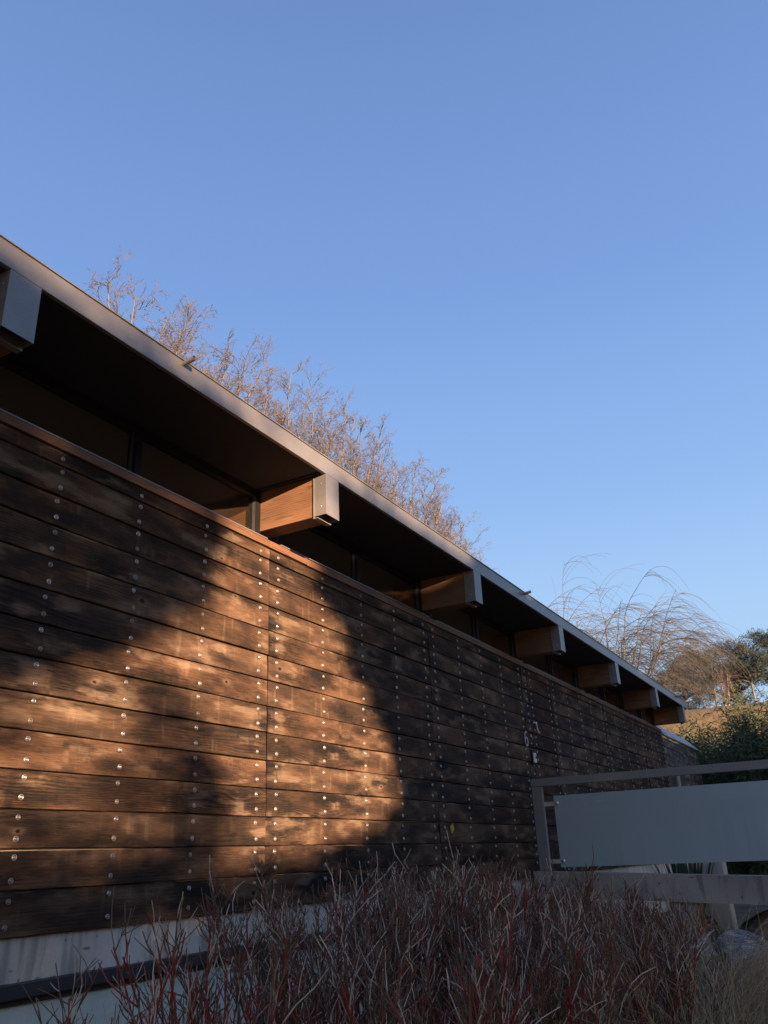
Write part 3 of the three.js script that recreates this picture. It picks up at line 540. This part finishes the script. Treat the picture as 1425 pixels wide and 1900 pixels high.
// ---------------------------------------------------------------- foliage: pines on the hill, bamboo beyond the wall, evergreens behind the camera
const leafMat = (a, tr = 0) => new THREE.MeshPhysicalMaterial({ color: new THREE.Color().setRGB(...a), roughness: 0.75, side: THREE.DoubleSide, transmission: tr, thickness: 0 });
M.pine = leafMat([0.012, 0.026, 0.025]); M.bamboo = leafMat([0.035, 0.058, 0.024]); M.evergreen = leafMat([0.04, 0.06, 0.025]); M.hedge = leafMat([0.045, 0.065, 0.03]);
function pine(x, z, H, w, label, seed, lo = 0.45) {
  const R = rng(seed), gy = groundH(x, z), o = thing('pine_tree', label, 'tree', [x, gy - 0.1, z], 'pines on the hill'), T = new Build(), L = new Build();
  const trunk = bentPath(V(0, 0, 0), V(0, 1, 0), H * 0.95, 7, R, 0.04, 0.05); T.tube(trunk, taper(8, H * 0.018, H * 0.005), 7);
  for (let k = 0; k < 24; k++) {
    const f = lo + (1 - lo) * R(), i = Math.min(6, Math.floor(f * 7)), q = trunk[i].clone().lerp(trunk[i + 1], f * 7 - i), a = R() * 6.28, reach = w * (0.35 + 0.65 * Math.sin(Math.PI * clamp((f - lo) / (1 - lo) * 0.75 + 0.2))) * (0.6 + 0.5 * R());
    const br = bentPath(q, V(Math.cos(a), 0.2, Math.sin(a)).normalize(), reach, 4, R, 0.15, 0.05); T.tube(br, taper(5, 0.07, 0.02), 4);
    for (let c = 0; c < 5; c++) {
      const cc = br[1 + Math.floor(R() * 4)].clone().add(rdir(R).multiplyScalar(0.5)), cr = 0.35 + 0.42 * R();
      for (let n = 0; n < 110; n++) { const d = rdir(R), q2 = cc.clone().add(V(d.x * cr, d.y * cr * 0.55, d.z * cr).multiplyScalar(Math.cbrt(R()))), e = rdir(R); e.y = Math.abs(e.y); L.leaf(q2, e, rdir(R), 0.16 + 0.12 * R(), 0.022); }
    }
  }
  mesh('trunk', T.geo(), M.bark, o); mesh('crown', L.geo(), M.pine, o);
}
[[64, -7.2, 5.4, 2.4, 'low pine at the left of the hilltop group', 0.4], [65, -5.1, 6.6, 2.9, 'broad pine with a flat crown on the hill', 0.5], [65, -2.6, 6.8, 2.8, 'tall pine with a bare stem on the hill', 0.6], [66, -0.4, 7.4, 3.0, 'tallest pine at the right edge on the hill', 0.5], [69, -3.8, 6.0, 2.4, 'pine farthest back on the hill', 0.3], [68, 2.2, 7.0, 2.6, 'pine on the hill just beyond the right edge', 0.4], [70, -8.6, 4.4, 2.0, 'small pine behind the low one on the hill', 0.25]]
  .forEach((a, i) => pine(a[0], a[1], a[2], a[3], a[4], 2500 + i * 7, a[5]));
{ // reddish young birch on the hill
  const R = rng(64), o = thing('red_birch', 'small reddish bare birch with pale stems below the pines', 'tree', [58, groundH(58, -3.9) - 0.05, -4.0]), T = new Build(), W = new Build();
  for (let s = 0; s < 4; s++) { const st = bentPath(V(s * 0.15 - 0.2, 0, R() * 0.3), V(R() * 0.3 - 0.15, 1, R() * 0.3 - 0.15).normalize(), 2.6 + R(), 5, R, 0.08, 0.02); T.tube(st, taper(6, 0.05, 0.015), 5);
    for (let k = 0; k < 60; k++) { const i = 2 + Math.floor(R() * 3); W.tube(bentPath(st[i].clone().lerp(st[i + 1], R()), rdir(R).add(V(0, 0.7, 0)).normalize(), 0.5 + R() * 0.7, 3, R, 0.15, 0), [0.014, 0.011, 0.009, 0.006], 3); } }
  mesh('trunk', T.geo(), mat([0.25, 0.22, 0.2]), o); mesh('crown', W.geo(), mat([0.075, 0.05, 0.045]), o);
}
function roundShrub(x, z, H, w, n, label, seed) {
  const R = rng(seed), o = thing('evergreen_shrub', label, 'shrub', [x, groundH(x, z) - 0.05, z], 'evergreen shrubs below the hill'), T = new Build(), L = new Build();
  for (let k = 0; k < 14; k++) {
    const a = R() * 6.28, st = bentPath(V(0, 0, 0), V(Math.cos(a) * 0.4 * R(), 1, Math.sin(a) * 0.4 * R()).normalize(), H * (0.6 + 0.3 * R()), 6, R, 0.1, 0.02); T.tube(st, taper(7, 0.06, 0.015), 5);
    for (let c = 0; c < 9; c++) { const cc = st[1 + Math.floor(R() * 6)].clone().add(rdir(R).multiplyScalar(w * 0.55)), cr = 0.35 + 0.35 * R(); for (let i = 0; i < n; i++) L.leaf(cc.clone().add(rdir(R).multiplyScalar(cr * Math.cbrt(R()))), rdir(R), rdir(R), 0.1 + 0.06 * R(), 0.022); }
  }
  mesh('trunk', T.geo(), M.bark, o); mesh('crown', L.geo(), M.bamboo, o);
}
roundShrub(28.5, -1.9, 5.9, 1.3, 300, 'dark evergreen shrub just past the roof corner below the grassy slope', 6001);
roundShrub(28.5, -0.4, 5.9, 1.3, 300, 'dark evergreen shrub between the roof corner and the bamboo', 6002);
function bamboo(x, z, H, w, n, label, seed) {
  const R = rng(seed), gy = groundH(x, z), o = thing('bamboo_clump', label, 'bamboo', [x, gy, z], 'bamboo beyond the garden wall'), C = new Build(), L = new Build();
  for (let k = 0; k < n; k++) {
    const a = R() * 6.28, r = Math.sqrt(R()) * w, h = H * (0.62 + 0.42 * R()) * (1 - 0.2 * r / w), cul = bentPath(V(Math.cos(a) * r, 0, Math.sin(a) * r), V(Math.cos(a) * 0.18, 1, Math.sin(a) * 0.18).normalize(), h, 8, R, 0.05, -0.02);
    C.tube(cul, taper(9, 0.012, 0.004), 4);
    for (let m = 0; m < 300; m++) { const f = 0.3 + 0.7 * R(), i = Math.min(7, Math.floor(f * 8)), q = cul[i].clone().lerp(cul[i + 1], f * 8 - i).add(rdir(R).multiplyScalar(0.33 * Math.sqrt(R()))), d = rdir(R); d.y = d.y * 0.6 - 0.15; d.normalize(); const s = rdir(R).cross(d).normalize(); L.leaf(q, d, s, 0.13 + 0.12 * R(), 0.013); }
  }
  mesh('culms', C.geo(), mat([0.12, 0.13, 0.05]), o); mesh('leaves', L.geo(), M.bamboo, o);
}
[[21.5, 0.75, 4.6, 0.85, 100, 'low bamboo right beside the end of the garden wall'], [22.4, 1.9, 5.6, 1.0, 120, 'taller bamboo behind the top rail at the right edge'], [23.6, 0.3, 4.9, 0.95, 100, 'bamboo at the back beside the grassy hill'], [22.2, 3.2, 5.6, 0.9, 90, 'bamboo just beyond the right edge']]
  .forEach((a, i) => bamboo(...a, 3600 + i * 5));
console.log('bamboo');

// evergreens that stand in the garden behind the camera and shade the wall from the low sun.
// sx, sy: where a leaf's shadow meets the wall plane; s: how far in front of the wall the leaf hangs
const back = (sx, sy, s) => V(sx - 0.7 * s, EYE + sy + 0.155 * s, s);
const pw = (t, pts) => { if (t <= pts[0][0]) return pts[0][1]; for (let k = 1; k < pts.length; k++) if (t <= pts[k][0]) return lerp(pts[k - 1][1], pts[k][1], (t - pts[k - 1][0]) / (pts[k][0] - pts[k - 1][0])); return pts[pts.length - 1][1]; };
const rightEdge = y => pw(y, [[-0.05, 4.5], [0.12, 5.5], [0.36, 6.0], [0.77, 6.02], [1.36, 5.42], [1.9, 4.9], [2.08, 4.9], [2.3, 4.85]]);
const leftEdge = y => pw(y, [[0.72, 1.9], [0.8, 2.3], [0.95, 2.75], [1.09, 3.1], [1.45, 3.68], [2.0, 3.78]]);
function evergreen(name, label, category, group, cx, m, domain, inside, count, size, seed, trunkTop) {
  const R = rng(seed), pos = back(cx, 0, 11.2); pos.y = groundH(pos.x, pos.z) - 0.05;
  const o = thing(name, label, category, pos.toArray(), group), L = new Build(), T = new Build();
  T.tube(bentPath(V(0, 0, 0), V(0, 1, 0), trunkTop, 6, R, 0.06, 0.06), taper(7, 0.11, 0.03), 8);
  const anchor = [];
  for (let k = 0; k < count; k++) {
    const x = lerp(domain[0], domain[1], R()), y = lerp(domain[2], domain[3], R()); if (!inside(x, y)) continue;
    const s = 10.4 + 1.7 * R(), q = back(x, y, s).sub(pos); if (q.y < 0.05) continue;
    L.leaf(q, rdir(R), rdir(R), size * (0.7 + 0.6 * R()), size * 0.42);
    if (anchor.length < 40 && R() < 0.02) anchor.push(q);
  }
  for (const q of anchor) { const y = Math.min(trunkTop * 0.95, Math.max(0.2, q.y - 0.5)); T.tube([V(0, y, 0), V(q.x * 0.5, lerp(y, q.y, 0.6), q.z * 0.5), q], [0.03, 0.018, 0.006], 4); }
  mesh('trunk', T.geo(), M.bark, o); mesh('crown', L.geo(), m, o);
}
const G = 'evergreens behind the camera';
const wob = (x, y, s) => (fbm(x * 2.2, y * 2.2, s, 3) - 0.5);
// low hedge
for (let k = 0; k < 6; k++) { const a = -1.5 + k * 4, b = a + 4.05; evergreen('hedge', ['clipped hedge section behind the camera, farthest left', 'clipped hedge section opposite the sunlit boards', 'clipped hedge section opposite the second beam', 'clipped hedge section opposite the door', 'clipped hedge section opposite the far windows', 'clipped hedge section opposite the garden wall'][k], 'hedge', 'clipped hedge behind the camera', (a + b) / 2, M.hedge, [a, b, -2.2, 0.1], (x, y) => y < -0.05 + 0.14 * wob(x, y, 5), 9500, 0.17, 50 + k, 1.4); }
// left tree: shades the upper left boards; clumps hang lower
const blobs = [[3.70, 0.40, 0.17, 0.30], [3.40, 0.80, 0.24, 0.11], [3.08, 0.40, 0.22, 0.10], [2.95, 0.06, 0.16, 0.13], [3.75, 0.04, 0.14, 0.2], [2.45, 0.55, 0.16, 0.06]];
evergreen('evergreen_tree', 'evergreen behind the camera shading the upper left boards', 'tree', G, 1.6, M.evergreen, [-2.5, 3.95, 0.4, 2.38], (x, y) => { const w = 0.28 * wob(x, y, 8); return y > 0.72 + w * 0.6 && x < leftEdge(y) + w && y < 2.34 + w * 0.2 && (y < 1.98 || x < 3.72) && (Math.abs(y - 2.03) > 0.05 || hash2(Math.round(x * 50), Math.round(y * 50), 4) < 0.35); }, 19000, 0.13, 81, 5.2);
evergreen('evergreen_bush', 'open evergreen bush behind the camera with loose sprays', 'bush', G, 3.5, M.evergreen, [2.2, 4.0, -0.1, 1.0], (x, y) => { const w = 0.2 * wob(x, y, 18); return blobs.some(([bx, by, rx, ry]) => ((x - bx) / rx) ** 2 + ((y - by) / ry) ** 2 < 1.1 + 4 * w); }, 2100, 0.10, 82, 3.4);
// thin sprays that break up the light on the lower left boards and along the fascia
evergreen('evergreen_bush', 'thin evergreen behind the camera, its sprays dappling the fascia', 'bush', G, 0.6, M.evergreen, [-1, 7.2, 2.28, 2.62], (x, y) => fbm(x * 1.7, y * 3, 44, 3) > 0.5 + 0.12 * R0() && (x < 4.15 || x > 5.1), 1000, 0.10, 83, 5.4);
evergreen('evergreen_bush', 'thin evergreen behind the camera, dappling the lower left boards', 'bush', G, 2.0, M.evergreen, [0.5, 4.3, -0.1, 0.9], (x, y) => fbm(x * 2.4, y * 2.4, 47, 3) > 0.49 + 0.04 * (x - 2), 2500, 0.09, 84, 3.3);
// the dense row on the right
const rows = [[4.6, 7.4], [7.2, 10.2], [10.0, 13.2], [13.0, 16.4], [16.2, 20], [19.8, 24], [23.8, 28.5]];
rows.forEach(([a, b], k) => evergreen('evergreen_tree', ['opposite the second window', 'opposite the third beam', 'opposite the door', 'opposite the far beams', 'opposite the end of the roof', 'opposite the garden wall', 'opposite the bamboo'].map(t => `dense evergreen behind the camera ${t}`)[k], 'tree', G, (a + b) / 2, M.evergreen, [a, b, -0.3, 3.4],
  (x, y) => { const w = 0.22 * wob(x, y, 28); if (k === 0) return y < 2.34 + w * 0.2 ? x > rightEdge(y) + w * 1.3 + 0.5 * (fbm(x * 7, y * 7, 29, 2) - 0.5) : y < 2.7 && x > 7.1 + w; return y < 2.9 + 0.4 * Math.sin(x * 1.3) + 2 * w; }, Math.round(5400 * (b - a)), 0.15, 90 + k, 5.2));

scene.traverse(o => { if (o.isMesh) { o.castShadow = true; o.receiveShadow = true; } });
let tris = 0; scene.traverse(o => { if (o.isMesh) tris += (o.geometry.index ? o.geometry.index.count : o.geometry.attributes.position.count) / 3; });
console.log('triangles', tris);
renderer.render(scene, camera);
